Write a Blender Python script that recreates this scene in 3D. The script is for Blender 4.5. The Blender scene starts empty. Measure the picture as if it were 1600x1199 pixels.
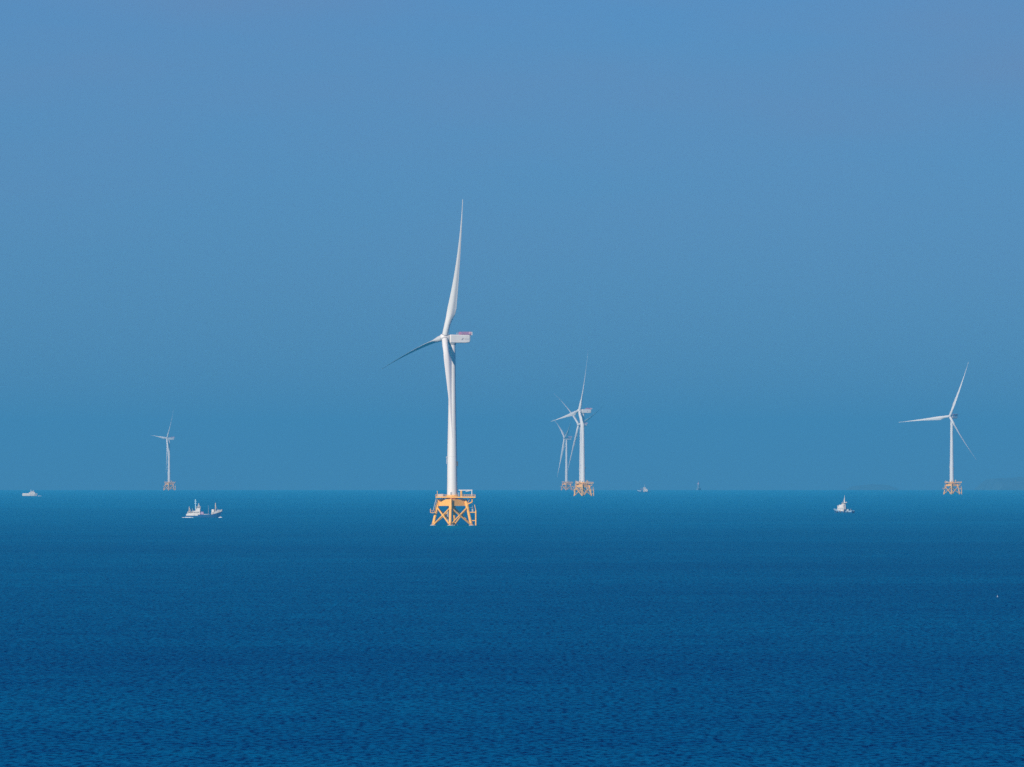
import bpy, math, random
from mathutils import Vector, Matrix
R = math.radians
sc = bpy.context.scene
C = sc.collection

# ------------------------------------------------------------ camera
F = 15005.0                 # focal length in pixels of the 1600 px wide photograph
CAM_H = 37.9                # metres above the water at the camera's foot
EARTH = 7.43e6              # effective earth radius (with refraction)
HORIZ = 718.0               # picture row of the level line of sight
cd = bpy.data.cameras.new("camera"); cam = bpy.data.objects.new("camera", cd); C.objects.link(cam)
cd.sensor_width = 36.0; cd.lens = F * 36.0 / 1600.0
cd.clip_start = 1.0; cd.clip_end = 200000.0
cam.location = (0, 0, CAM_H)
cam.rotation_euler = (R(90) + math.atan((HORIZ - 599.5) / F), 0, 0)
sc.camera = cam

# ------------------------------------------------------------ sky, sun, exposure
SUN_EL, SUN_LEFT = 23.0, 31.0           # sun behind the camera, to the left
az = R(180 + SUN_LEFT)                  # clockwise from +Y
sun_dir = Vector((math.sin(az) * math.cos(R(SUN_EL)), math.cos(az) * math.cos(R(SUN_EL)), math.sin(R(SUN_EL))))
w = bpy.data.worlds.new("World"); sc.world = w; w.use_nodes = True
nt = w.node_tree; nt.nodes.clear()
out = nt.nodes.new("ShaderNodeOutputWorld"); bg = nt.nodes.new("ShaderNodeBackground")
sky = nt.nodes.new("ShaderNodeTexSky"); sky.sky_type = 'NISHITA'; sky.sun_disc = False
sky.sun_elevation = R(SUN_EL); sky.sun_rotation = az
sky.altitude = 0; sky.air_density = 1.0; sky.dust_density = 0.2; sky.ozone_density = 3.0
tint = nt.nodes.new("ShaderNodeMix"); tint.data_type = 'RGBA'; tint.blend_type = 'MULTIPLY'; tint.inputs[0].default_value = 1.0
SKY_LOW, SKY_HIGH = (0.128, 0.350, 0.86), (0.148, 0.354, 0.775)
tcs = nt.nodes.new("ShaderNodeTexCoord"); sps = nt.nodes.new("ShaderNodeSeparateXYZ"); nt.links.new(tcs.outputs['Generated'], sps.inputs[0])
mrs = nt.nodes.new("ShaderNodeMapRange"); mrs.inputs[1].default_value = 0.008; mrs.inputs[2].default_value = 0.042; nt.links.new(sps.outputs[2], mrs.inputs[0])
tmx = nt.nodes.new("ShaderNodeMix"); tmx.data_type = 'RGBA'; tmx.inputs[6].default_value = (*SKY_LOW, 1); tmx.inputs[7].default_value = (*SKY_HIGH, 1)
nt.links.new(mrs.outputs[0], tmx.inputs[0]); nt.links.new(tmx.outputs[2], tint.inputs[7])
nt.links.new(sky.outputs[0], tint.inputs[6])
# thin mauve cloud veil high up
tc = nt.nodes.new("ShaderNodeTexCoord"); mp = nt.nodes.new("ShaderNodeMapping"); mp.inputs['Scale'].default_value = (14, 14, 60)
nz = nt.nodes.new("ShaderNodeTexNoise"); nz.inputs['Scale'].default_value = 1.0; nz.inputs['Detail'].default_value = 4; nz.inputs['Roughness'].default_value = 0.5
nt.links.new(tc.outputs['Generated'], mp.inputs[0]); nt.links.new(mp.outputs[0], nz.inputs[0])
sep = nt.nodes.new("ShaderNodeSeparateXYZ"); nt.links.new(tc.outputs['Generated'], sep.inputs[0])
hr = nt.nodes.new("ShaderNodeMapRange"); hr.inputs[1].default_value = 0.010; hr.inputs[2].default_value = 0.050
nt.links.new(sep.outputs[2], hr.inputs[0])
cr = nt.nodes.new("ShaderNodeMapRange"); cr.inputs[1].default_value = 0.42; cr.inputs[2].default_value = 0.72; cr.inputs[3].default_value = 0.15; cr.inputs[4].default_value = 0.85
nt.links.new(nz.outputs[0], cr.inputs[0])
mu = nt.nodes.new("ShaderNodeMath"); mu.operation = 'MULTIPLY'
nt.links.new(hr.outputs[0], mu.inputs[0]); nt.links.new(cr.outputs[0], mu.inputs[1])
veil = nt.nodes.new("ShaderNodeMix"); veil.data_type = 'RGBA'
CLOUD = (1.5, 2.65, 4.75)
veil.inputs[7].default_value = (*CLOUD, 1)
nt.links.new(mu.outputs[0], veil.inputs[0]); nt.links.new(tint.outputs[2], veil.inputs[6])
nt.links.new(veil.outputs[2], bg.inputs[0])
bg.inputs[1].default_value = 0.10
nt.links.new(bg.outputs[0], out.inputs[0])

sd = bpy.data.lights.new("sun", 'SUN'); so = bpy.data.objects.new("sun", sd); C.objects.link(so)
sd.energy = 5.0; sd.angle = R(0.5); sd.color = (1.0, 0.88, 0.74)
so.rotation_euler = (-sun_dir).to_track_quat('-Z', 'Y').to_euler()
so.location = (0, 0, 500)
sc.view_settings.view_transform = 'Standard'; sc.view_settings.look = 'None'
sc.view_settings.exposure = 0.0; sc.view_settings.gamma = 1.0
sc.render.engine = 'CYCLES'
sc.cycles.volume_bounces = 0
sc.cycles.use_denoising = False
HAZE_DENSITY = 4.8e-5
HAZE_COLOR = (0.100, 0.545, 0.94)

# ------------------------------------------------------------ materials
def mat(name, col, rough=0.5, metal=0.0, var=0.0, scale=0.3, dirt=None, coat=0.0):
    m = bpy.data.materials.new(name); m.use_nodes = True
    n = m.node_tree.nodes; l = m.node_tree.links; b = n['Principled BSDF']
    b.inputs['Base Color'].default_value = (*col, 1); b.inputs['Roughness'].default_value = rough
    b.inputs['Metallic'].default_value = metal; b.inputs['Coat Weight'].default_value = coat
    if var or dirt:
        t = n.new("ShaderNodeTexCoord"); z = n.new("ShaderNodeTexNoise"); z.inputs['Scale'].default_value = scale
        z.inputs['Detail'].default_value = 6; mpp = n.new("ShaderNodeMapping"); mpp.inputs['Scale'].default_value = (1, 1, 0.25)
        l.new(t.outputs['Object'], mpp.inputs[0]); l.new(mpp.outputs[0], z.inputs[0])
        mr = n.new("ShaderNodeMapRange"); mr.inputs[1].default_value = 0.45; mr.inputs[2].default_value = 0.75
        l.new(z.outputs[0], mr.inputs[0])
        mx = n.new("ShaderNodeMix"); mx.data_type = 'RGBA'; mx.inputs[6].default_value = (*col, 1)
        d = dirt or tuple(c * (1 - var) for c in col); mx.inputs[7].default_value = (*d, 1)
        l.new(mr.outputs[0], mx.inputs[0]); l.new(mx.outputs[2], b.inputs['Base Color'])
    return m
WHITE = mat("turbine_white", (0.78, 0.75, 0.71), 0.45, var=0.12, scale=0.15)
BLADEW = mat("blade_white", (0.79, 0.76, 0.72), 0.40, var=0.06, scale=0.2)
YEL = mat("jacket_yellow", (0.97, 0.50, 0.09), 0.5, var=0.0, scale=0.5, dirt=(0.82, 0.42, 0.07))
YRUST = mat("splash_zone_yellow", (0.80, 0.36, 0.06), 0.6, scale=0.8, dirt=(0.42, 0.20, 0.08))
GREY = mat("galvanised_grey", (0.42, 0.44, 0.46), 0.5, 0.3, var=0.2, scale=1.0)
DARK = mat("dark_grey", (0.06, 0.07, 0.08), 0.5, var=0.2, scale=1.0)
RED = mat("rail_red", (0.48, 0.22, 0.36), 0.5, var=0.1, scale=1.0)
MARK = mat("marking_grey", (0.22, 0.21, 0.25), 0.6, var=0.1, scale=1.0)
MARKL = mat("marking_pale", (0.52, 0.50, 0.52), 0.6, var=0.1, scale=1.0)
PAINTW = mat("boat_white", (0.66, 0.63, 0.60), 0.45, scale=0.9, dirt=(0.42, 0.36, 0.32))
HULLB = mat("hull_blue", (0.012, 0.10, 0.27), 0.4, scale=0.5, dirt=(0.03, 0.12, 0.22))
HULLT = mat("hull_pale_blue", (0.26, 0.38, 0.50), 0.45, scale=0.5, dirt=(0.20, 0.30, 0.40))
GLASS = mat("window_dark", (0.03, 0.04, 0.05), 0.1)
BEIGE = mat("mast_beige", (0.62, 0.50, 0.38), 0.5, var=0.2, scale=1.0)
PINK = mat("deck_mauve", (0.34, 0.24, 0.38), 0.6, var=0.3, scale=1.0)
REDB = mat("boat_red", (0.55, 0.10, 0.12), 0.5, var=0.2, scale=1.0)
TEAL = mat("mast_pale_blue", (0.45, 0.68, 0.78), 0.5, var=0.1, scale=1.0)
SHIP_HAZED = mat("ship_hazed", (0.10, 0.19, 0.28), 0.5, var=0.2, scale=0.3)  # haze painted into the colour so hull and house blend with the sky
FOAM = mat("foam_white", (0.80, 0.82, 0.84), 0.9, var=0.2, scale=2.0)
HILL_HAZED = mat("hill_hazed", (0.10, 0.19, 0.23), 0.9, var=0.5, scale=0.01)  # paler and bluer than bare rock: distance haze put into the colour

# water
def water_material():
    m = bpy.data.materials.new("sea_water"); m.use_nodes = True
    n = m.node_tree.nodes; l = m.node_tree.links; n.clear()
    g = n.new("ShaderNodeNewGeometry")
    def noise(sx, sy, detail, rough=0.55, off=0):
        mp = n.new("ShaderNodeMapping"); mp.inputs['Scale'].default_value = (sx, sy, 1); mp.inputs['Location'].default_value = (off, off * 0.7, 0)
        z = n.new("ShaderNodeTexNoise"); z.noise_dimensions = '2D'; z.inputs['Scale'].default_value = 1.0
        z.inputs['Detail'].default_value = detail; z.inputs['Roughness'].default_value = rough
        l.new(g.outputs['Position'], mp.inputs[0]); l.new(mp.outputs[0], z.inputs[0]); return z
    def put(sock, v):
        if isinstance(v, (int, float, tuple)): sock.default_value = v
        else: l.new(v, sock)
    def ma(op, a, b=0.0, c=0.0):
        x = n.new("ShaderNodeMath"); x.operation = op
        for k, v in enumerate((a, b, c)): put(x.inputs[k], v)
        return x.outputs[0]
    def vm(op, a, b):
        x = n.new("ShaderNodeVectorMath"); x.operation = op; put(x.inputs[0], a); put(x.inputs[1], b)
        return x.outputs['Value'] if op == 'DOT_PRODUCT' else x.outputs[0]
    def rng(v, a, b, c, d):
        x = n.new("ShaderNodeMapRange"); put(x.inputs[0], v)
        for k, q in enumerate((a, b, c, d)): x.inputs[k + 1].default_value = q
        return x.outputs[0]
    patches = noise(0.0011, 0.0016, 5, 0.6, 31)           # wind patches
    swell = noise(0.05, 0.028, 4, 0.55, 5)                # broad waves
    mid = noise(0.22, 0.045, 4, 0.6, 77)                   # wave trains
    chop = noise(0.95, 0.21, 5, 0.60, 11)
    drift = noise(0.004, 0.007, 4, 0.6, 211)              # drifting slicks                  # short chop
    a = vm('MULTIPLY', vm('SUBTRACT', swell.outputs['Color'], (0.5, 0.5, 0.5)), (SWELL, SWELL, 0))
    c = vm('MULTIPLY', vm('SUBTRACT', chop.outputs['Color'], (0.5, 0.5, 0.5)), (CHOP, CHOP, 0))
    nn = vm('NORMALIZE', vm('ADD', vm('ADD', a, c), (0, 0, 1)), (0, 0, 0))
    # reflectance of wind-roughened water: low on the visible wave fronts, rising steeply at grazing angles
    nv = ma('ABSOLUTE', vm('DOT_PRODUCT', g.outputs['Incoming'], g.outputs['Normal']))
    graze = ma('EXPONENT', ma('MULTIPLY', nv, -1.0 / GRAZE))
    wave = ma('ADD', rng(chop.outputs[0], 0.38, 0.58, 1 - CONTR, 1 + CONTR * 0.7), ma('ADD', rng(swell.outputs[0], 0.35, 0.65, -0.16, 0.16), rng(mid.outputs[0], 0.35, 0.65, -0.28, 0.28)))
    wave = ma('MULTIPLY', wave, rng(drift.outputs[0], 0.36, 0.64, 0.86, 1.12))
    wave = ma('MULTIPLY', wave, rng(patches.outputs[0], 0.36, 0.64, 0.74, 1.2))
    fac = ma('ADD', ma('MULTIPLY', wave, REFL0), ma('MULTIPLY', graze, REFL1))
    fac = ma('MINIMUM', fac, 1.0)
    mx = n.new("ShaderNodeMix"); mx.data_type = 'RGBA'
    mx.inputs[6].default_value = (*WATER_A, 1); mx.inputs[7].default_value = (*WATER_B, 1)
    l.new(rng(chop.outputs[0], 0.37, 0.55, 0, 1), mx.inputs[0])
    df = n.new("ShaderNodeBsdfDiffuse"); l.new(mx.outputs[2], df.inputs['Color'])
    gl = n.new("ShaderNodeBsdfGlossy"); gl.inputs['Color'].default_value = (*REFL_TINT, 1)
    gl.inputs['Roughness'].default_value = 0.38; l.new(nn, gl.inputs['Normal'])
    ms = n.new("ShaderNodeMixShader"); l.new(fac, ms.inputs[0]); l.new(df.outputs[0], ms.inputs[1]); l.new(gl.outputs[0], ms.inputs[2])
    o = n.new("ShaderNodeOutputMaterial"); l.new(ms.outputs[0], o.inputs['Surface'])
    return m
SWELL, CHOP, CONTR = 0.10, 0.40, 0.60
GRAZE, REFL0, REFL1 = 0.0040, 0.165, 0.92
REFL_TINT = (0.0, 0.88, 1.0)
WATER_A, WATER_B = (0.0, 0.010, 0.098), (0.0, 0.062, 0.212)
WATER = water_material()

# ------------------------------------------------------------ helpers
def sea_z(x, y): return -(x * x + y * y) / (2 * EARTH)
def spot(px, d):
    """ground point seen in picture column px at distance d metres"""
    x = (px - 800.0) / F * d; y = math.sqrt(d * d - x * x)
    return Vector((x, y, sea_z(x, y)))
def tag(o, label=None, cat=None, group=None, kind=None):
    if label: o['label'] = label
    if cat: o['category'] = cat
    if group: o['group'] = group
    if kind: o['kind'] = kind
    return o
def empty(name, loc, rz=0.0):
    o = bpy.data.objects.new(name, None); C.objects.link(o); o.location = loc; o.rotation_euler = (0, 0, rz); o.empty_display_size = 2
    return o

class MB:
    """collects shapes into one mesh"""
    def __init__(s): s.v = []; s.f = []; s.sm = []
    def add(s, vs, fs, smooth=False):
        o = len(s.v); s.v += [tuple(v) for v in vs]
        for f in fs: s.f.append(tuple(i + o for i in f)); s.sm.append(smooth)
        return s
    def box(s, c, size, rz=0.0, top=1.0, mat_=None):
        x, y, z = (q / 2 for q in size); M = Matrix.Rotation(rz, 3, 'Z'); c = Vector(c)
        vs = [Vector((a * x * (top if e > 0 else 1), b * y * (top if e > 0 else 1), e * z)) for e in (-1, 1) for a, b in ((-1, -1), (1, -1), (1, 1), (-1, 1))]
        vs = [c + M @ q for q in vs]
        if mat_ is not None: vs = [mat_ @ q for q in vs]
        return s.add(vs, [(3, 2, 1, 0), (4, 5, 6, 7), (0, 1, 5, 4), (1, 2, 6, 5), (2, 3, 7, 6), (3, 0, 4, 7)])
    def tube(s, a, b, r0, r1=None, n=12, caps=True):
        a, b = Vector(a), Vector(b); r1 = r0 if r1 is None else r1
        d = (b - a).normalized(); u = d.orthogonal().normalized(); v = d.cross(u)
        vs = []
        for p, r in ((a, r0), (b, r1)):
            for k in range(n):
                t = 2 * math.pi * k / n; vs.append(p + u * r * math.cos(t) + v * r * math.sin(t))
        s.add(vs, [(k, (k + 1) % n, n + (k + 1) % n, n + k) for k in range(n)], True)
        if caps: s.add(vs, [tuple(range(n - 1, -1, -1)), tuple(range(n, 2 * n))])
        return s
    def poly(s, pts, r, n=8):
        for p, q in zip(pts, pts[1:]): s.tube(p, q, r, n=n)
        return s
    def lathe(s, prof, n=32, M=None, caps=True):
        """prof: (radius, z) pairs about Z"""
        vs = []
        for r, z in prof:
            for k in range(n):
                t = 2 * math.pi * k / n; q = Vector((r * math.cos(t), r * math.sin(t), z)); vs.append(M @ q if M else q)
        fs = [(i * n + k, i * n + (k + 1) % n, (i + 1) * n + (k + 1) % n, (i + 1) * n + k) for i in range(len(prof) - 1) for k in range(n)]
        s.add(vs, fs, True)
        if caps: s.add(vs, [tuple(range(n - 1, -1, -1)), tuple(range((len(prof) - 1) * n, len(prof) * n))])
        return s
    def loft(s, rings, smooth=True, caps=True):
        n = len(rings[0]); vs = [p for r in rings for p in r]
        s.add(vs, [(i * n + k, i * n + (k + 1) % n, (i + 1) * n + (k + 1) % n, (i + 1) * n + k) for i in range(len(rings) - 1) for k in range(n)], smooth)
        if caps: s.add(vs, [tuple(range(n - 1, -1, -1)), tuple(range((len(rings) - 1) * n, len(rings) * n))])
        return s
    def build(s, name, m, parent=None, bevel=0.0):
        me = bpy.data.meshes.new(name); me.from_pydata(s.v, [], s.f); me.update()
        import bmesh
        bm = bmesh.new(); bm.from_mesh(me); bmesh.ops.recalc_face_normals(bm, faces=bm.faces[:]); bm.to_mesh(me); bm.free()
        for p, q in zip(me.polygons, s.sm): p.use_smooth = q
        me.materials.append(m)
        o = bpy.data.objects.new(name, me); C.objects.link(o)
        if parent: o.parent = parent
        if bevel:
            bv = o.modifiers.new("bevel", 'BEVEL'); bv.width = bevel; bv.segments = 3; bv.limit_method = 'ANGLE'
        return o

# ------------------------------------------------------------ the sea: one curved sheet past the horizon
def build_sea():
    radii = [0.0]; r = 15.0
    while r < 40000: radii.append(r); r = r * 1.06 if r < 9000 else r + 500
    radii.append(40000.0)
    n = 512; vs = [(0, 0, 0)]; fs = []
    for r in radii[1:]:
        for k in range(n):
            t = 2 * math.pi * k / n; vs.append((r * math.cos(t), r * math.sin(t), -r * r / (2 * EARTH)))
    for k in range(n): fs.append((0, 1 + k, 1 + (k + 1) % n))
    for i in range(len(radii) - 2):
        a, b = 1 + i * n, 1 + (i + 1) * n
        for k in range(n): fs.append((a + k, b + k, b + (k + 1) % n, a + (k + 1) % n))
    me = bpy.data.meshes.new("sea"); me.from_pydata(vs, [], fs); me.update()
    me.polygons.foreach_set("use_smooth", [True] * len(me.polygons)); me.materials.append(WATER)
    o = bpy.data.objects.new("sea", me); C.objects.link(o)
    tag(o, "calm deep blue sea with fine ripples reaching to the horizon", "sea", kind="structure")
build_sea()

# ------------------------------------------------------------ far hills beyond the horizon
def hill(px0, px1, d, profile, label):
    x0, x1 = (px0 - 800) / F * d, (px1 - 800) / F * d
    rnd = random.Random(int(px0)); nx, ny = 90, 10; depth = 2500.0
    base = sea_z((x0 + x1) / 2, d) - 6
    vs = []; fs = []
    for j in range(ny + 1):
        v = j / ny
        for i in range(nx + 1):
            u = i / nx
            k = u * (len(profile) - 1); a = int(min(k, len(profile) - 2)); h = profile[a] + (profile[a + 1] - profile[a]) * (k - a)
            h *= math.sin(math.pi * v) ** 0.6 if 0 < v < 1 else 0
            h += (rnd.random() - 0.5) * 2.0 if 0 < v < 1 and 0 < i < nx else 0
            vs.append((x0 + (x1 - x0) * u, d + depth * (v - 0.5), base + max(0, h)))
    for j in range(ny):
        for i in range(nx):
            a = j * (nx + 1) + i; fs.append((a, a + 1, a + nx + 2, a + nx + 1))
    m = MB(); m.add(vs, fs, True); o = m.build("hill", HILL_HAZED)
    tag(o, label, "hill", kind="structure")
HD = 37000.0
hill(1536, 1660, HD, [0, 40, 60, 63, 62, 65, 64, 66, 65, 68, 70, 69, 68, 72, 70, 71, 74, 75, 76, 74, 73, 70], "faint hazy island hill on the right horizon")
hill(1325, 1400, HD + 1000, [0, 24, 36, 38, 40, 42, 43, 43, 41, 42, 38, 30, 0], "faint low island on the horizon between white tugboat and right turbine")

# ------------------------------------------------------------ wind turbines
HUB_Z, BLADE_R = 114.0, 86.0
def jacket_geometry(root):
    c45 = math.cos(R(45)); rot = R(5.9)
    def leg_pt(k, z):
        r = 11.75 - z * (11.75 - 8.25) / 15.7
        a = rot + k * math.pi / 2
        return Vector((r * math.cos(a), -r * math.sin(a), z))
    # k=0 right, 1 front, 2 left, 3 back
    for k in range(4):
        m = MB(); m.tube(leg_pt(k, -6), leg_pt(k, 15.9), 0.92, 0.86, 16)
        m.tube(leg_pt(k, 9.6), leg_pt(k, 12.4), 1.06, 1.04, 16)
        o = m.build("leg", YEL, root)
        m = MB(); m.tube(leg_pt(k, -0.8), leg_pt(k, 1.5), 0.99, 0.98, 16); m.build("splash_sleeve", YRUST, o)
    for k in range(4):
        a, b = k, (k + 1) % 4
        for s, (p, q) in enumerate(((a, b), (b, a))):
            P, Q = leg_pt(p, 11.0), leg_pt(q, 0.1)
            m = MB(); m.tube(P, Q, 0.50, n=12); m.build("brace", YEL, root)
    # transition box between the leg tops
    m = MB(); ins = 0.94
    t = []
    for z in (11.9, 15.9): t.append([Vector((leg_pt(k, z).x * ins, leg_pt(k, z).y * ins, z)) for k in range(4)])
    m.loft(t, smooth=False); m.build("transition_box", YEL, root, bevel=0.05)
    m = MB(); m.lathe([(4.2, 15.85), (3.7, 16.4), (3.45, 17.6), (3.45, 18.4)], 40); m.build("neck", YEL, root)
    for k in range(4):       # stiffener brackets from the box to the neck
        p = leg_pt(k, 15.9); m = MB(); m.tube((p.x * .82, p.y * .82, 15.9), (p.x * .40, p.y * .40, 17.3), 0.28, n=8); m.build("bracket", YEL, root)
    # working platform, longer towards the right, with railing
    px0, px1, py = -10.1, 14.2, 5.6; pz = 17.2
    m = MB(); m.box(((px0 + px1) / 2, 0, pz), (px1 - px0, 2 * py, 0.85)); pl = m.build("platform", YEL, root, bevel=0.04)
    m = MB()
    for y in (-py + .1, py - .1):
        for z in (0.6, 1.15): m.tube((px0, y, pz + .42 + z), (px1, y, pz + .42 + z), 0.06, n=6)
        k = 0
        while px0 + 1.25 * k <= px1: m.tube((px0 + 1.25 * k, y, pz + .4), (px0 + 1.25 * k, y, pz + 1.6), 0.05, n=6); k += 1
    for x in (px0 + .05, px1 - .05):
        for z in (0.6, 1.15): m.tube((x, -py, pz + .42 + z), (x, py, pz + .42 + z), 0.06, n=6)
        for k in range(10): m.tube((x, -py + 1.2 * k, pz + .4), (x, -py + 1.2 * k, pz + 1.6), 0.05, n=6)
    m.build("railing", YEL, pl)
    # container and cabinet on the platform
    m = MB(); m.box((-7.2, 3.6, pz + 1.15), (3.2, 2.4, 1.45)); m.build("cabinet", MARKL, pl, bevel=0.05)
    m = MB(); m.tube((-9.0, -5.5, pz + .4), (-9.0, -5.5, pz + 3.4), 0.16, n=8); m.tube((-9.0, -5.5, pz + 3.4), (-9.0, -5.5, pz + 3.75), 0.3, n=10)
    m.build("beacon", YEL, pl)
    # crane frame on the right half
    m = MB(); m.tube((5.6, -4.8, pz + .4), (5.6, -4.8, pz + 4.0), 0.62, n=14)
    cr_ = m.build("crane", YEL, pl)
    m = MB(); m.box((8.1, -4.8, pz + 4.25), (8.4, 0.65, 0.55)); m.tube((12.0, -4.8, pz + 4.1), (12.0, -4.8, pz + .6), 0.30, n=10)
    m.tube((11.3, -4.8, pz + 4.0), (8.2, -4.8, pz + 3.4), 0.18, n=8)
    m.build("boom", WHITE, cr_, bevel=0.03)
    m = MB(); m.box((4.0, -5.6, pz + 1.7), (0.9, 0.9, 2.4)); m.build("locker", HULLT, pl, bevel=0.05)
    # outrigger strut carrying the laydown area
    for y in (-3.6, 3.6):
        m = MB(); m.tube((12.2, y, pz - .4), (12.2, y, 14.2), 0.34, n=10); m.tube((12.2, y, 14.3), (8.4, y * .2, 12.2), 0.38, n=10)
        m.tube((10.9, y, pz - .4), (9.4, y * .5, 13.2), 0.16, n=8)
        m.build("outrigger", YEL, root)
    # boat landing on the right
    m = MB()
    for y in (-1.3, 1.3):
        m.tube((14.4, y, -3), (14.4, y, 9.0), 0.46, n=12)
        m.tube((14.4, y, 7.9), (9.6, y * .5, 7.9), 0.30, n=10); m.tube((14.4, y, 2.9), (10.6, y * .5, 2.9), 0.26, n=10)
        m.tube((14.4, y, 9.0), (13.6, y, 12.6), 0.2, n=8)
    for k in range(14): m.tube((14.4, -.9, .6 + k * .6), (14.4, .9, .6 + k * .6), 0.06, n=6)
    m.build("boat_landing", YEL, root)
    m = MB()
    for y in (-.55, .55): m.tube((12.9, y, 8.2), (11.6, y, 16.6), 0.12, n=6)
    for k in range(18): m.tube((12.9 - .072 * k, -.55, 8.4 + k * .45), (12.9 - .072 * k, .55, 8.4 + k * .45), 0.05, n=6)
    m.box((11.8, 0, 10.9), (1.3, 1.6, 0.18)); m.box((12.3, .9, 9.4), (0.9, 0.12, 3.4))
    m.build("ladder", GREY, root)
    # cable tube and rest platform on the left
    m = MB(); m.tube((-9.6, -1.6, 16.8), (-11.5, -1.6, 9.2), 0.26, n=8); m.build("cable_tube", GREY, root)
    m = MB(); m.box((-12.1, -1.2, 7.7), (2.5, 2.2, 0.3))
    for x in (-13.2, -12.1, -11.0):
        m.tube((x, -2.3, 7.8), (x, -2.3, 9.0), 0.07, n=6); m.tube((x, -.1, 7.8), (x, -.1, 9.0), 0.07, n=6)
    m.tube((-13.2, -2.3, 10.2), (-13.2, -2.3, 7.7), 0.2, n=8); m.tube((-13.2, -2.3, 9.0), (-11.0, -2.3, 9.0), 0.08, n=6)
    m.build("rest_platform", YEL, root)
    # inner caisson seen through the braces
    m = MB(); m.tube((-2.6, 5.2, -5), (-2.6, 5.2, 12.0), 0.45, n=10); m.build("caisson", GREY, root)

def airfoil(chord, tk, n=20):
    """closed section: +x leading edge, y thickness"""
    pts = []
    for k in range(n):
        t = 2 * math.pi * k / n
        x = math.cos(t) * 0.5 + 0.5          # 1 = leading edge, 0 = trailing
        base = math.sin(t)
        shape = (0.35 + 0.65 * math.sin(math.pi * min(1, x * 0.92 + 0.08) ** 0.9)) if True else 1
        taper = min(1.0, (x + 0.02) * 1.9)
        pts.append(((x - 0.68) * chord, base * tk * 0.5 * shape * (taper if x < 0.55 else 1)))
    return pts
def blade_mesh(pitch):
    st = [0, .02, .05, .09, .13, .17, .21, .26, .32, .38, .45, .53, .61, .69, .77, .85, .91, .95, .98, 1.0]
    rings = []
    for s in st:
        r = 1.6 + s * (BLADE_R - 1.6)
        # chord and thickness
        if s < .05: ch, th, circ = 3.7, 3.7, 1.0
        elif s < .19:
            k = (s - .05) / .14; k = k * k * (3 - 2 * k); ch = 3.7 + 1.95 * k; th = 3.7 - 1.7 * k; circ = 1 - k
        else:
            k = (s - .19) / .81; ch = 4.8 * (1 - k) ** 1.9 + 1.0 * (1 - k) ** .4 if k < 1 else .35
            ch = max(ch, .40); th = ch * (0.36 - 0.20 * min(1, k * 1.6)); circ = 0
        tw = R(pitch + 14 * max(0, 1 - s / .75) ** 1.4)
        off = (r * math.tan(R(2.4))) + 4.6 * (r / BLADE_R) ** 2; offT = -9.5 * (r / BLADE_R) ** 2.0 * math.sin(R(pitch))
        foil = airfoil(ch, th)
        n = len(foil); ring = []
        for k_, (x, y) in enumerate(foil):
            t = 2 * math.pi * k_ / n
            cx, cy = math.cos(t) * 1.85, math.sin(t) * 1.85
            X, Y = x * (1 - circ) + cx * circ, y * (1 - circ) + cy * circ
            # local: T (tangential) = +x, A (upwind) = +y
            T = X * math.cos(tw) - Y * math.sin(tw); A = X * math.sin(tw) + Y * math.cos(tw)
            ring.append(Vector((T + offT, A + off, r)))
        rings.append(ring)
    m = MB(); m.loft(rings); return m
_blade_cache = {}
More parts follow.
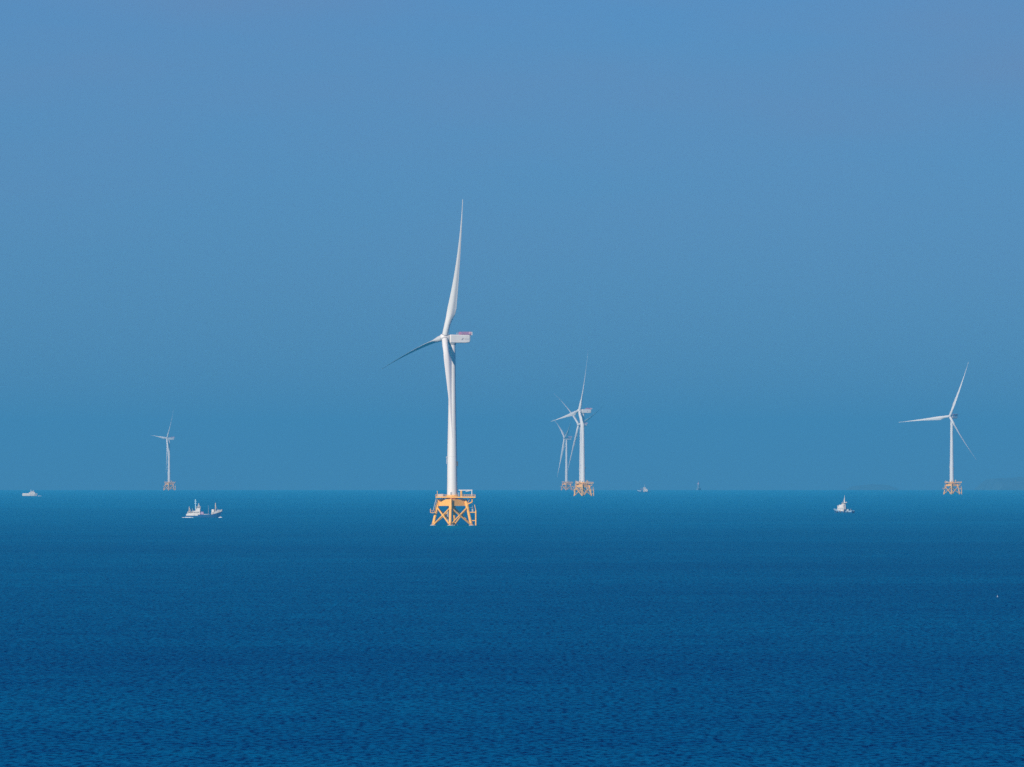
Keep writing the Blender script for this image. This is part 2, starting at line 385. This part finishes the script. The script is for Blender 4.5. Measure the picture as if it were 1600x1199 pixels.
def turbine(px, d, k_yaw, theta, pitch, label, tilt=6.5, proto=None, last_pitch=None):
    """px column of the tower, d distance, k_yaw = cos of the angle between rotor plane and picture, theta = blade azimuth"""
    root = empty("wind_turbine", spot(px, d))
    tag(root, label, "wind turbine", "white offshore wind turbines on jacket foundations")
    if proto is None:
        jacket_geometry(root)
        m = MB(); m.lathe([(3.15, 17.62), (3.15, 20), (2.95, 45), (2.4, 70), (2.15, 90), (2.0, 108.4), (2.0, 110.4)], 48)
        tw = m.build("tower", WHITE, root)
        for z, r in ((42.0, 2.986), (70.0, 2.405), (90.0, 2.155)):
            m = MB(); m.lathe([(r - .1, z - .08), (r + .03, z - .08), (r + .03, z + .08), (r - .1, z + .08)], 48); m.build("flange", WHITE, tw)
        # lamp box on the right, small bracket on the left, door
        m = MB(); m.box((3.1, -1.0, 37.6), (1.0, 1.3, 2.9)); m.build("lamp_box", DARK, tw, bevel=0.08)
        m = MB(); m.box((-3.3, -1.1, 41.6), (0.9, 0.6, 0.5)); m.box((-3.4, -1.1, 39.0), (0.3, 0.3, 3.2)); m.box((-3.35, -1.1, 40.95), (.3, .3, .9)); m.build("camera_bracket", MARKL, tw)
        m = MB(); m.box((-.6, -3.17, 19.1), (1.1, 0.1, 2.3)); m.build("door", GREY, tw)
    else:
        for ch in list(proto.children):
            if ch.name.split('.')[0] in ("nacelle", "rotor_hub", "blade"): continue
            c = ch.copy(); C.objects.link(c); c.parent = root
            for g in ch.children: q = g.copy(); C.objects.link(q); q.parent = c
    # head frame: A = upwind axis (towards left and camera), U = rotor plane to the right
    s_ = math.sqrt(1 - k_yaw * k_yaw)
    yaw = math.atan2(-k_yaw, -s_)                # direction of the upwind axis
    t = R(tilt)
    A = Vector((math.cos(yaw) * math.cos(t), math.sin(yaw) * math.cos(t), math.sin(t)))
    A0 = Vector((math.cos(yaw), math.sin(yaw), 0)); U = Vector((-A0.y, A0.x, 0))       # right-hand side as seen from upwind
    if U.x < 0: U = -U
    Z = A.cross(U) if A.cross(U).z > 0 else U.cross(A)
    hub = Vector((0, 0, HUB_Z)) + A * 5.0
    def frame(o, Xa, Ya, Za, loc):
        M = Matrix((Xa, Ya, Za)).transposed().to_4x4(); M.translation = loc; o.matrix_local = M
    # nacelle mesh, local: x = downwind, y = side, z = up (built once)
    Dn = -A0
    if proto is None:
        m = MB(); W, H = 2.75, 2.6
        def ring(x, w, z0, z1, c=.45):
            return [Vector((x, a, b)) for a, b in ((-w + c, z0), (w - c, z0), (w, z0 + c), (w, z1 - c), (w - c, z1), (-w + c, z1), (-w, z1 - c), (-w, z0 + c))]
        m.loft([ring(-2.2, 2.2, -2.0, 2.2), ring(-1.9, W, -2.6, 2.6), ring(8.2, W, -2.6, 2.45), ring(10.2, W, -2.35, 2.4), ring(10.9, 2.4, -1.6, 2.2)], smooth=False)
        nac = m.build("nacelle", WHITE, root, bevel=0.12)
        m = MB(); m.lathe([(2.1, 110.3 - HUB_Z), (2.35, 111.0 - HUB_Z), (2.35, 111.6 - HUB_Z)], 32); m.build("yaw_bearing", GREY, nac)
        m = MB(); M = Matrix.Rotation(R(90), 4, 'Y')
        m.lathe([(1.9, -3.0), (1.9, -2.1)], 28, M=M); m.build("main_bearing", GREY, nac)
        # helicopter winch platform: red fence round the rear roof
        m = MB(); m.box((8.3, 0, 2.66), (6.6, 4.6, 0.14))
        for y in (-2.3, 2.3):
            for q in range(17): m.box((5.1 + q * .4, y, 3.5), (0.20, 0.08, 1.6))
            for z in (3.0, 3.6, 4.3): m.tube((5.0, y, z), (11.6, y, z), 0.09, n=6)
        for q in range(11): m.box((5.0, -2.2 + q * .44, 3.5), (0.08, 0.2, 1.6))
        m.build("winch_fence", RED, nac)
        m = MB(); m.box((11.9, 0, 3.25), (0.5, 4.9, 2.1)); m.build("tail_panel", WHITE, nac, bevel=0.05)
        m = MB(); m.tube((3.6, 1.2, 2.3), (3.6, 1.2, 4.0), 0.10, n=6); m.tube((3.2, 1.2, 4.0), (4.0, 1.2, 4.0), 0.08, n=6); m.build("wind_vane", MARKL, nac)
        m = MB(); m.tube((2.6, -1.0, 2.4), (2.6, -1.0, 3.5), 0.08, n=6); m.build("beacon", MARKL, nac)
        m = MB(); m.tube((3.6, -1.2, 2.3), (3.6, -1.2, 3.9), 0.1, n=6); m.build("anemometer", MARKL, nac)
        # small mark and illegible grey lettering strip on both flanks
        for y in (-W - .012, W + .012):
            m = MB()
            for dx in (0, .62):
                m.add([(5.0 + dx, y, -.75), (5.35 + dx, y, -.75), (5.95 + dx, y, .55), (5.6 + dx, y, .55)], [(0, 1, 2, 3)])
            m.add([(4.9, y * 1.0005, -.75), (5.9, y * 1.0005, -.75), (5.9, y * 1.0005, -.45), (4.9, y * 1.0005, -.45)], [(0, 1, 2, 3)])
            m.build("emblem", MARK, nac)
        for y in (-W - .012, W + .012):
            m = MB()
            for q in range(6):
                m.add([(7.0 + q * .52, y, -.5), (7.38 + q * .52, y, -.5), (7.38 + q * .52, y, .2), (7.0 + q * .52, y, .2)], [(0, 1, 2, 3)])
            m.build("lettering", MARKL, nac)
        m = MB(); M = Matrix.Identity(4)
        prof = [(1.95, -2.4), (2.2, -2.0), (2.35, -.8), (2.3, .6), (2.0, 1.6), (1.3, 2.5), (.5, 2.95), (.05, 3.0)]
        m.lathe(prof, 32); hb = m.build("rotor_hub", BLADEW, root)
    else:
        src = [c for c in proto.children if c.name.startswith("nacelle")][0]
        nac = src.copy(); C.objects.link(nac); nac.parent = root
        for g in src.children: q = g.copy(); C.objects.link(q); q.parent = nac
        src = [c for c in proto.children if c.name.startswith("rotor_hub")][0]
        hb = src.copy(); C.objects.link(hb); hb.parent = root
    frame(nac, Dn, Vector((0, 0, 1)).cross(Dn), Vector((0, 0, 1)), Vector((0, 0, HUB_Z - .4)))
    frame(hb, U, A.cross(U), A, hub)             # hub lathe axis = A
    base_pitch = pitch
    for q in range(3):
        pitch = last_pitch if (last_pitch is not None and q == (2 if theta > -30 else 0) - 1) else base_pitch
        _blade_cache.setdefault(pitch, None)
        th = R(theta + 120 * q)
        Rd = Z * math.cos(th) + U * math.sin(th)           # span direction
        T = U * math.cos(th) - Z * math.sin(th)            # direction of travel (leading edge)
        if _blade_cache[pitch] is None:
            b = blade_mesh(pitch).build("blade", BLADEW, root); _blade_cache[pitch] = b
            m = MB(); m.lathe([(1.9, 1.55), (1.98, 1.6), (1.98, 1.85), (1.9, 1.9)], 28, M=Matrix.Translation((0, .07, 0)))
            m.build("root_ring", MARK, b)
        else:
            s0 = _blade_cache[pitch]; b = s0.copy(); C.objects.link(b); b.parent = root
            for g in s0.children: c = g.copy(); C.objects.link(c); c.parent = b
        M = Matrix((T, A, Rd)).transposed()
        frame(b, T, A, Rd, hub)
    return root
D1 = 5850.0
t1 = turbine(706.6, D1, 0.345, 23, 90, "largest and nearest white wind turbine on a bright orange yellow jacket", tilt=7.5)
turbine(910.8, D1 * 2.20, 0.335, 20.3, 7, "white wind turbine right of centre on orange jacket, in front of two fainter ones", tilt=7.0, proto=t1)
turbine(907.8, D1 * 2.78, 0.58, -46, 85, "faint wind turbine whose tower hides directly behind the turbine right of centre", tilt=5.5, proto=t1)
turbine(885.2, D1 * 3.60, 0.27, -55, 85, "small faint wind turbine left of the overlapping pair right of centre", tilt=6.0, proto=t1)
turbine(264.6, D1 * 3.62, 0.37, 35, 7, "faint far wind turbine standing alone at the left side", tilt=6.0, proto=t1)
turbine(1486.4, D1 * 2.41, 0.785, 24.5, 7, "white wind turbine on pale orange jacket standing alone at the right side", tilt=5.0, proto=t1, last_pitch=86)

# ------------------------------------------------------------ boats
def hull(m, L, B, free, bow_rise, stern_rise=0.0, draft=1.0, z_off=0.0):
    """+x = bow"""
    rings = []
    for s in [0, .08, .2, .35, .5, .65, .78, .88, .95, 1.0]:
        x = (s - .5) * L
        wdt = B / 2 * (0.82 + .18 * min(1, s / .2)) * (1 if s < .55 else max(0.03, 1 - ((s - .55) / .45) ** 2.2))
        top = free + bow_rise * max(0, (s - .45) / .55) ** 1.8 + stern_rise * max(0, (.25 - s) / .25)
        xb = x - (0.10 * L * max(0, (s - .7) / .3))         # raked stem
        rings.append([Vector((x, -wdt, top)), Vector((xb, -wdt * .86, 0.2)), Vector((xb, -wdt * .4, -draft)), Vector((xb, wdt * .4, -draft)), Vector((xb, wdt * .86, 0.2)), Vector((x, wdt, top))])
    m.loft(rings, smooth=False); return m
def bulwark(m, L, B, free, bow_rise, s0, s1, h, t=.12):
    def p(s):
        wdt = B / 2 * (0.82 + .18 * min(1, s / .2)) * (1 if s < .55 else max(0.03, 1 - ((s - .55) / .45) ** 2.2))
        return (s - .5) * L, wdt, free + bow_rise * max(0, (s - .45) / .55) ** 1.8
    N = 14
    for sg in (-1, 1):
        vs = []
        for i in range(N + 1):
            x, wd, z = p(s0 + (s1 - s0) * i / N)
            for o, zz in ((0.03, z - .5), (0.03, z + h), (-t, z + h), (-t, z - .5)): vs.append((x, sg * (wd + o), zz))
        m.add(vs, [(i * 4 + a, i * 4 + (a + 1) % 4, i * 4 + 4 + (a + 1) % 4, i * 4 + 4 + a) for i in range(N) for a in range(4)])
    return m
def foam(name, pts, wid, hgt, label, seed=1):
    """low broken ridge of white water along a line of world points"""
    rnd = random.Random(seed); rings = []
    for i, p in enumerate(pts):
        a = pts[max(0, i - 1)]; b = pts[min(len(pts) - 1, i + 1)]; d = (b - a).normalized(); s = Vector((-d.y, d.x, 0))
        e = math.sin(math.pi * (i + .5) / len(pts)) ** .5; h = hgt * e * rnd.uniform(.45, 1.0); ww = wid * e * rnd.uniform(.7, 1.1)
        rings.append([p - s * ww + Vector((0, 0, -.2)), p - s * ww * .4 + Vector((0, 0, h * .8)), p + Vector((0, 0, h)), p + s * ww * .5 + Vector((0, 0, h * .6)), p + s * ww + Vector((0, 0, -.2))])
    m = MB(); m.loft(rings); o = m.build(name, FOAM); tag(o, label, "wake", kind="stuff"); return o
def windows(parent, x0, x1, y, z, n, wd, h):
    for i in range(n):
        x = x0 + (x1 - x0) * (i + .5) / n; m = MB(); m.box((x, y, z), (wd, .06, h)); m.build("window", GLASS, parent)
def front_window(parent, x, z, wd, h):
    m = MB(); m.box((x, 0, z), (.06, wd, h)); m.build("window", GLASS, parent)

# B2: work ship, broadside, bow to the right (scale about 2.22 px per metre)
def work_ship():
    d = 6757.0; root = empty("work_ship", spot(319.5, d), R(-4))
    tag(root, "largest ship, blue hulled with white stern house and tall masts, left of main turbine", "ship")
    m = MB(); hull(m, 26, 6.5, 1.9, 3.2, .5, 1.2); h = m.build("hull", HULLB, root)
    m = MB(); bulwark(m, 26, 6.5, 1.9, 3.2, .70, .985, .95); m.build("bow_bulwark", PAINTW, h)
    m = MB(); bulwark(m, 26, 6.5, 1.9, 3.2, .02, .34, .75); m.build("stern_bulwark", PAINTW, h)
    m = MB()
    m.box((-9.3, 0, 3.3), (5.0, 4.4, 1.9), top=.92); m.box((-5.2, 0, 3.4), (4.8, 5.0, 2.8)); m.box((-4.4, 0, 5.4), (3.2, 4.0, 1.5))
    dk = m.build("deckhouse", PAINTW, root, bevel=.06)
    windows(dk, -11.6, -7.0, -2.53, 3.8, 5, .5, .5); windows(dk, -7.2, -3.2, -2.53, 3.7, 4, .55, .6)
    m = MB(); m.box((-3.9, 0, 7.0), (2.7, 3.6, 1.5), top=.92); m.box((-3.9, 0, 7.85), (3.4, 4.2, .16)); wh = m.build("wheelhouse", PAINTW, root, bevel=.05)
    windows(wh, -5.0, -2.8, -1.80, 7.1, 3, .55, .6); front_window(wh, -2.60, 7.1, 2.6, .6)
    m = MB(); m.tube((-6.2, 0, 6), (-6.2, 0, 12.9), .30, .2, 10); m.box((-6.2, 0, 11.3), (1.3, .25, .25)); m.box((-6.2, 0, 10.0), (1.6, .3, .3)); m.tube((-6.2, 0, 11.8), (-6.2, 0, 12.6), .42, n=10); m.build("mast", TEAL, root)
    m = MB(); m.tube((-3.9, 0, 7.9), (-3.9, 0, 9.3), .22, n=8); m.box((-3.9, 0, 8.7), (1.7, .3, .3)); m.lathe([(.05, 9.2), (.45, 9.4), (.45, 9.8), (.05, 10.0)], 12, M=Matrix.Translation((-3.9, 0, 0))); m.build("radar", PAINTW, root)
    m = MB(); m.tube((-10.6, -.6, 2.5), (-10.6, -.6, 8.0), .45, .12, 10); m.tube((-10.6, -.6, 7.0), (-9.4, -.6, 4.6), .16, n=8); m.build("stern_post", BEIGE, root)
    m = MB(); m.tube((-8.4, .4, 4.5), (-8.4, .4, 6.3), .22, .1, 8); m.build("vent_pipe", PAINTW, root)
    m = MB(); m.box((-1.6, 0, 3.2), (2.8, 4.2, 1.9), top=.75); m.build("winch_house", PINK, root, bevel=.05)
    m = MB(); m.box((2.2, 0, 2.25), (6.4, 3.6, .5)); m.build("hatch", GREY, root, bevel=.05)
    m = MB(); m.tube((2.9, 0, 2.2), (2.9, 0, 8.6), .13, .07, 8); m.build("derrick", GREY, root)
    m = MB(); m.box((6.2, 0, 4.5), (2.2, 3.2, 2.6), top=.8); m.build("fore_cabin", PAINTW, root, bevel=.06)
    m = MB(); m.tube((7.9, 0, 3), (7.9, 0, 10.3), .34, .26, 10); m.tube((7.9, 0, 9.0), (9.6, 0, 4.6), .07, n=6); m.box((7.9, 0, 8.4), (.9, .25, .25)); m.build("foremast", BEIGE, root)
    m = MB(); m.box((10.2, 0, 5.0), (1.3, 1.5, 1.0)); m.tube((9.2, -.8, 4.9), (9.2, .8, 4.9), .45, n=10); m.build("windlass", GREY, root)
    P = lambda a, b: root.location + Matrix.Rotation(R(-4), 3, 'Z') @ Vector((a, b, 0))
    foam("wake", [P(-15.5 + i * .55, -3.9 + .1 * math.sin(i)) for i in range(16)], 1.0, .55, "white wake at the stern of the largest blue hulled ship", 3)
    foam("bow_wave", [P(10.4 + i * .4, -3.0) for i in range(7)], .6, .8, "small white splash at the bow of the largest blue hulled ship", 4)
work_ship()

def leg_reflection():
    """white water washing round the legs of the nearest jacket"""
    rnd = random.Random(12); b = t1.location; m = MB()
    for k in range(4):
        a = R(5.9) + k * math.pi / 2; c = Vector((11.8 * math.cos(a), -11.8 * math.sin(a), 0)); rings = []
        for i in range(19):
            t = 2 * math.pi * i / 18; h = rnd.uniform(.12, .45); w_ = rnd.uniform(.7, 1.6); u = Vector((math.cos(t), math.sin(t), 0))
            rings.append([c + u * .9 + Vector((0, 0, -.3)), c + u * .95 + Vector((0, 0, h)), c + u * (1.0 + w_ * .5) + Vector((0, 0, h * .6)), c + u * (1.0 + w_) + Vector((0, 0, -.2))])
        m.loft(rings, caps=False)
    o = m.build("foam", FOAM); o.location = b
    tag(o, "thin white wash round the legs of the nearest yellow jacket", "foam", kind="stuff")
leg_reflection()

# B3: patrol tug, seen from the quarter
def tug():
    d = 7430.0; root = empty("tugboat", spot(1317.5, d), R(152))
    tag(root, "white tugboat with stepped superstructure and tall mast, left of the right turbine", "boat")
    m = MB(); hull(m, 17, 6.4, 1.5, 1.7, .2, 1.2); h = m.build("hull", HULLB, root)
    m = MB(); bulwark(m, 17, 6.4, 1.5, 1.7, .62, .985, .6); bulwark(m, 17, 6.4, 1.5, 1.7, .02, .3, .5); m.build("bulwark", HULLT, h)
    m = MB(); m.box((1.2, 0, 3.1), (5.6, 5.2, 3.2)); m.box((3.6, 0, 4.0), (1.0, 4.4, 4.0)); dk = m.build("deckhouse", PAINTW, root, bevel=.08)
    windows(dk, -1.2, 3.4, 2.62, 3.4, 4, .45, .45)
    m = MB(); m.box((.9, 0, 5.6), (4.2, 4.2, 1.9), top=.92); m.build("upper_house", PAINTW, root, bevel=.08)
    m = MB(); m.box((-.3, 0, 7.2), (2.6, 3.0, 1.5), top=.88); m.box((-.3, 0, 8.0), (2.8, 3.2, .15)); wh = m.build("wheelhouse", PAINTW, root, bevel=.06)
    windows(wh, -1.5, .9, 1.46, 7.3, 3, .55, .55); windows(wh, -1.5, .9, -1.46, 7.3, 3, .55, .55); front_window(wh, .96, 7.3, 2.2, .55)
    m = MB(); m.tube((-1.0, 0, 8), (-1.0, 0, 11.0), .62, .34, 10); m.tube((-1.0, 0, 11), (-1.0, 0, 13.9), .2, .1, 8); m.box((-1.0, 0, 10.6), (.3, 1.8, .25)); m.tube((.6, 0, 8.0), (-.9, 0, 12.2), .10, n=6); m.tube((-1.0, 0, 8.0), (-3.2, 0, 8.5), .32, n=8); m.build("mast", PAINTW, root)
    m = MB(); m.tube((-1.9, .9, 3), (-1.9, .9, 6.6), .55, .46, 12); m.tube((-1.9, .9, 6.6), (-2.4, .9, 7.2), .28, n=8); m.build("funnel", MARKL, root)
    m = MB(); m.box((-4.2, 0, 2.5), (1.6, 2.2, 1.2)); m.tube((-6.6, 0, 1.5), (-6.6, 0, 3.3), .3, n=8); m.tube((-6.6, -1.1, 3.1), (-6.6, 1.1, 3.1), .25, n=8); m.build("tow_winch", GREY, root)
    for x in (-5, -2, 1, 4):
        for y in (3.1, -3.1): m = MB(); m.tube((x, y, 1.15), (x, y * 1.145, 1.15), .45, n=10); m.build("fender", DARK, h)
tug()

# B1: low white patrol vessel at far left
def patrol():
    d = 12870.0; root = empty("patrol_vessel", spot(48.0, d), R(-6))
    tag(root, "small white vessel with midship house on the horizon at far left", "boat")
    m = MB(); hull(m, 20.5, 5.6, 2.6, .3, .1, 1.0); h = m.build("hull", PAINTW, root)
    m = MB(); bulwark(m, 20.5, 5.6, 2.6, .3, .02, .42, 1.0); bulwark(m, 20.5, 5.6, 2.6, .3, .85, .985, .5); m.build("bulwark", PAINTW, h)
    m = MB(); m.box((2.8, 0, 3.9), (8.8, 4.4, 2.4), top=.9); dk = m.build("deckhouse", PAINTW, root, bevel=.06)
    windows(dk, -1, 6.4, -2.12, 4.0, 5, .8, .8)
    m = MB(); m.box((3.6, 0, 5.9), (4.6, 3.6, 1.8), top=.85); wh = m.build("wheelhouse", MARKL, root, bevel=.06)
    windows(wh, 1.8, 5.4, -1.72, 6.1, 4, .6, .6)
    m = MB(); m.tube((.9, 0, 5), (.9, 0, 8.8), .5, .3, 8); m.box((.9, 0, 7.9), (1.7, .3, .5)); m.build("mast", HULLT, root)
    m = MB(); m.tube((4.6, 0, 6.7), (4.6, 0, 8.4), .3, .15, 8); m.build("radar", HULLT, root)
    P = lambda a, b: root.location + Matrix.Rotation(R(-6), 3, 'Z') @ Vector((a, b, 0))
    foam("wake", [P(10.5 + i * .6, -2.6) for i in range(10)], .9, .55, "pale water beside the small white vessel at far left", 8)
patrol()

# B4: far fishing boat right of centre
def far_boat():
    d = 16200.0; root = empty("fishing_boat", spot(1006.0, d), R(188))
    tag(root, "tiny hazy fishing boat with white wheelhouse on the horizon, right of the turbine cluster", "boat")
    m = MB(); hull(m, 23, 5.6, 1.0, 2.2, .2, 1.0); h = m.build("hull", HULLB, root)
    m = MB(); bulwark(m, 23, 5.6, 1.0, 2.2, .72, .985, 1.0); m.build("bulwark", HULLT, h)
    m = MB(); m.box((-2.6, 0, 3.6), (7.6, 4.6, 4.4), top=.8); dk = m.build("deckhouse", PAINTW, root, bevel=.06)
    m = MB(); m.box((-1.0, 0, 7.2), (4.4, 3.8, 3.0), top=.85); wh = m.build("wheelhouse", PAINTW, root, bevel=.06)
    windows(wh, -2.8, .8, 1.8, 7.4, 3, .7, .8)
    m = MB(); m.tube((-1.6, 0, 8), (-1.6, 0, 14.0), .5, .3, 8); m.build("mast", HULLT, root)
    m = MB(); m.tube((6.8, 0, 2), (2.2, 0, 5.0), .45, n=8); m.tube((6.8, 0, 5.6), (2.2, 0, 5.4), .35, n=8); m.build("boom", PINK, root)
    m = MB(); m.tube((-.2, 2.4, .5), (-.2, 2.4, 3.2), .7, n=8); m.build("fender", PAINTW, h)
far_boat()

# B5: hull-down ship showing only its mauve house and mast
def hull_down():
    d = 24200.0; root = empty("distant_ship", spot(1092.0, d), R(75))
    tag(root, "tiny mauve ship just above the horizon between turbine cluster and white tugboat", "ship")
    m = MB(); hull(m, 40, 7.5, 3.0, 3, .5, 2.0); m.build("hull", SHIP_HAZED, root)
    m = MB(); m.box((-6, 0, 8.5), (7, 4.6, 11)); m.build("deckhouse", SHIP_HAZED, root, bevel=.06)
    m = MB(); m.box((-6, 0, 16.4), (5, 5.6, 4.0), top=.7); m.build("wheelhouse", PINK, root, bevel=.06)
    m = MB(); m.tube((-6, 0, 18), (-6, 0, 24), .9, .4, 8); m.build("mast", PINK, root)
hull_down()

# B6: small pale float in the near water at right
def float_buoy():
    d = 2680.0; root = empty("float_buoy", spot(1557.5, d))
    tag(root, "tiny pale float drifting alone in the open water at right", "buoy")
    m = MB(); m.lathe([(.05, -.20), (.16, -.14), (.21, 0), (.19, .14), (.10, .22), (.06, .28)], 20); m.build("float", HULLT, root)
    m = MB(); m.tube((0, 0, .28), (0, 0, .48), .035, n=8); m.lathe([(.02, .45), (.06, .48), (.06, .52), (.02, .55)], 10); m.build("stem", PAINTW, root)
float_buoy()

# ------------------------------------------------------------ haze
def haze():
    lo = sea_z(40000, 0) - 1.0; hi = 204.0; s = 40500.0
    m = MB(); m.box((0, 0, (lo + hi) / 2), (2 * s, 2 * s, hi - lo))
    vm = bpy.data.materials.new("haze_air"); vm.use_nodes = True; n = vm.node_tree.nodes; n.clear()
    o = n.new("ShaderNodeOutputMaterial"); p = n.new("ShaderNodeVolumePrincipled")
    p.inputs['Color'].default_value = (*HAZE_COLOR, 1); p.inputs['Density'].default_value = HAZE_DENSITY
    p.inputs['Anisotropy'].default_value = 0.0
    vm.node_tree.links.new(p.outputs[0], o.inputs['Volume'])
    ob = m.build("haze", vm); tag(ob, "blue sea haze softening the far turbines and the horizon", "haze", kind="stuff")
if HAZE_DENSITY > 0: haze()
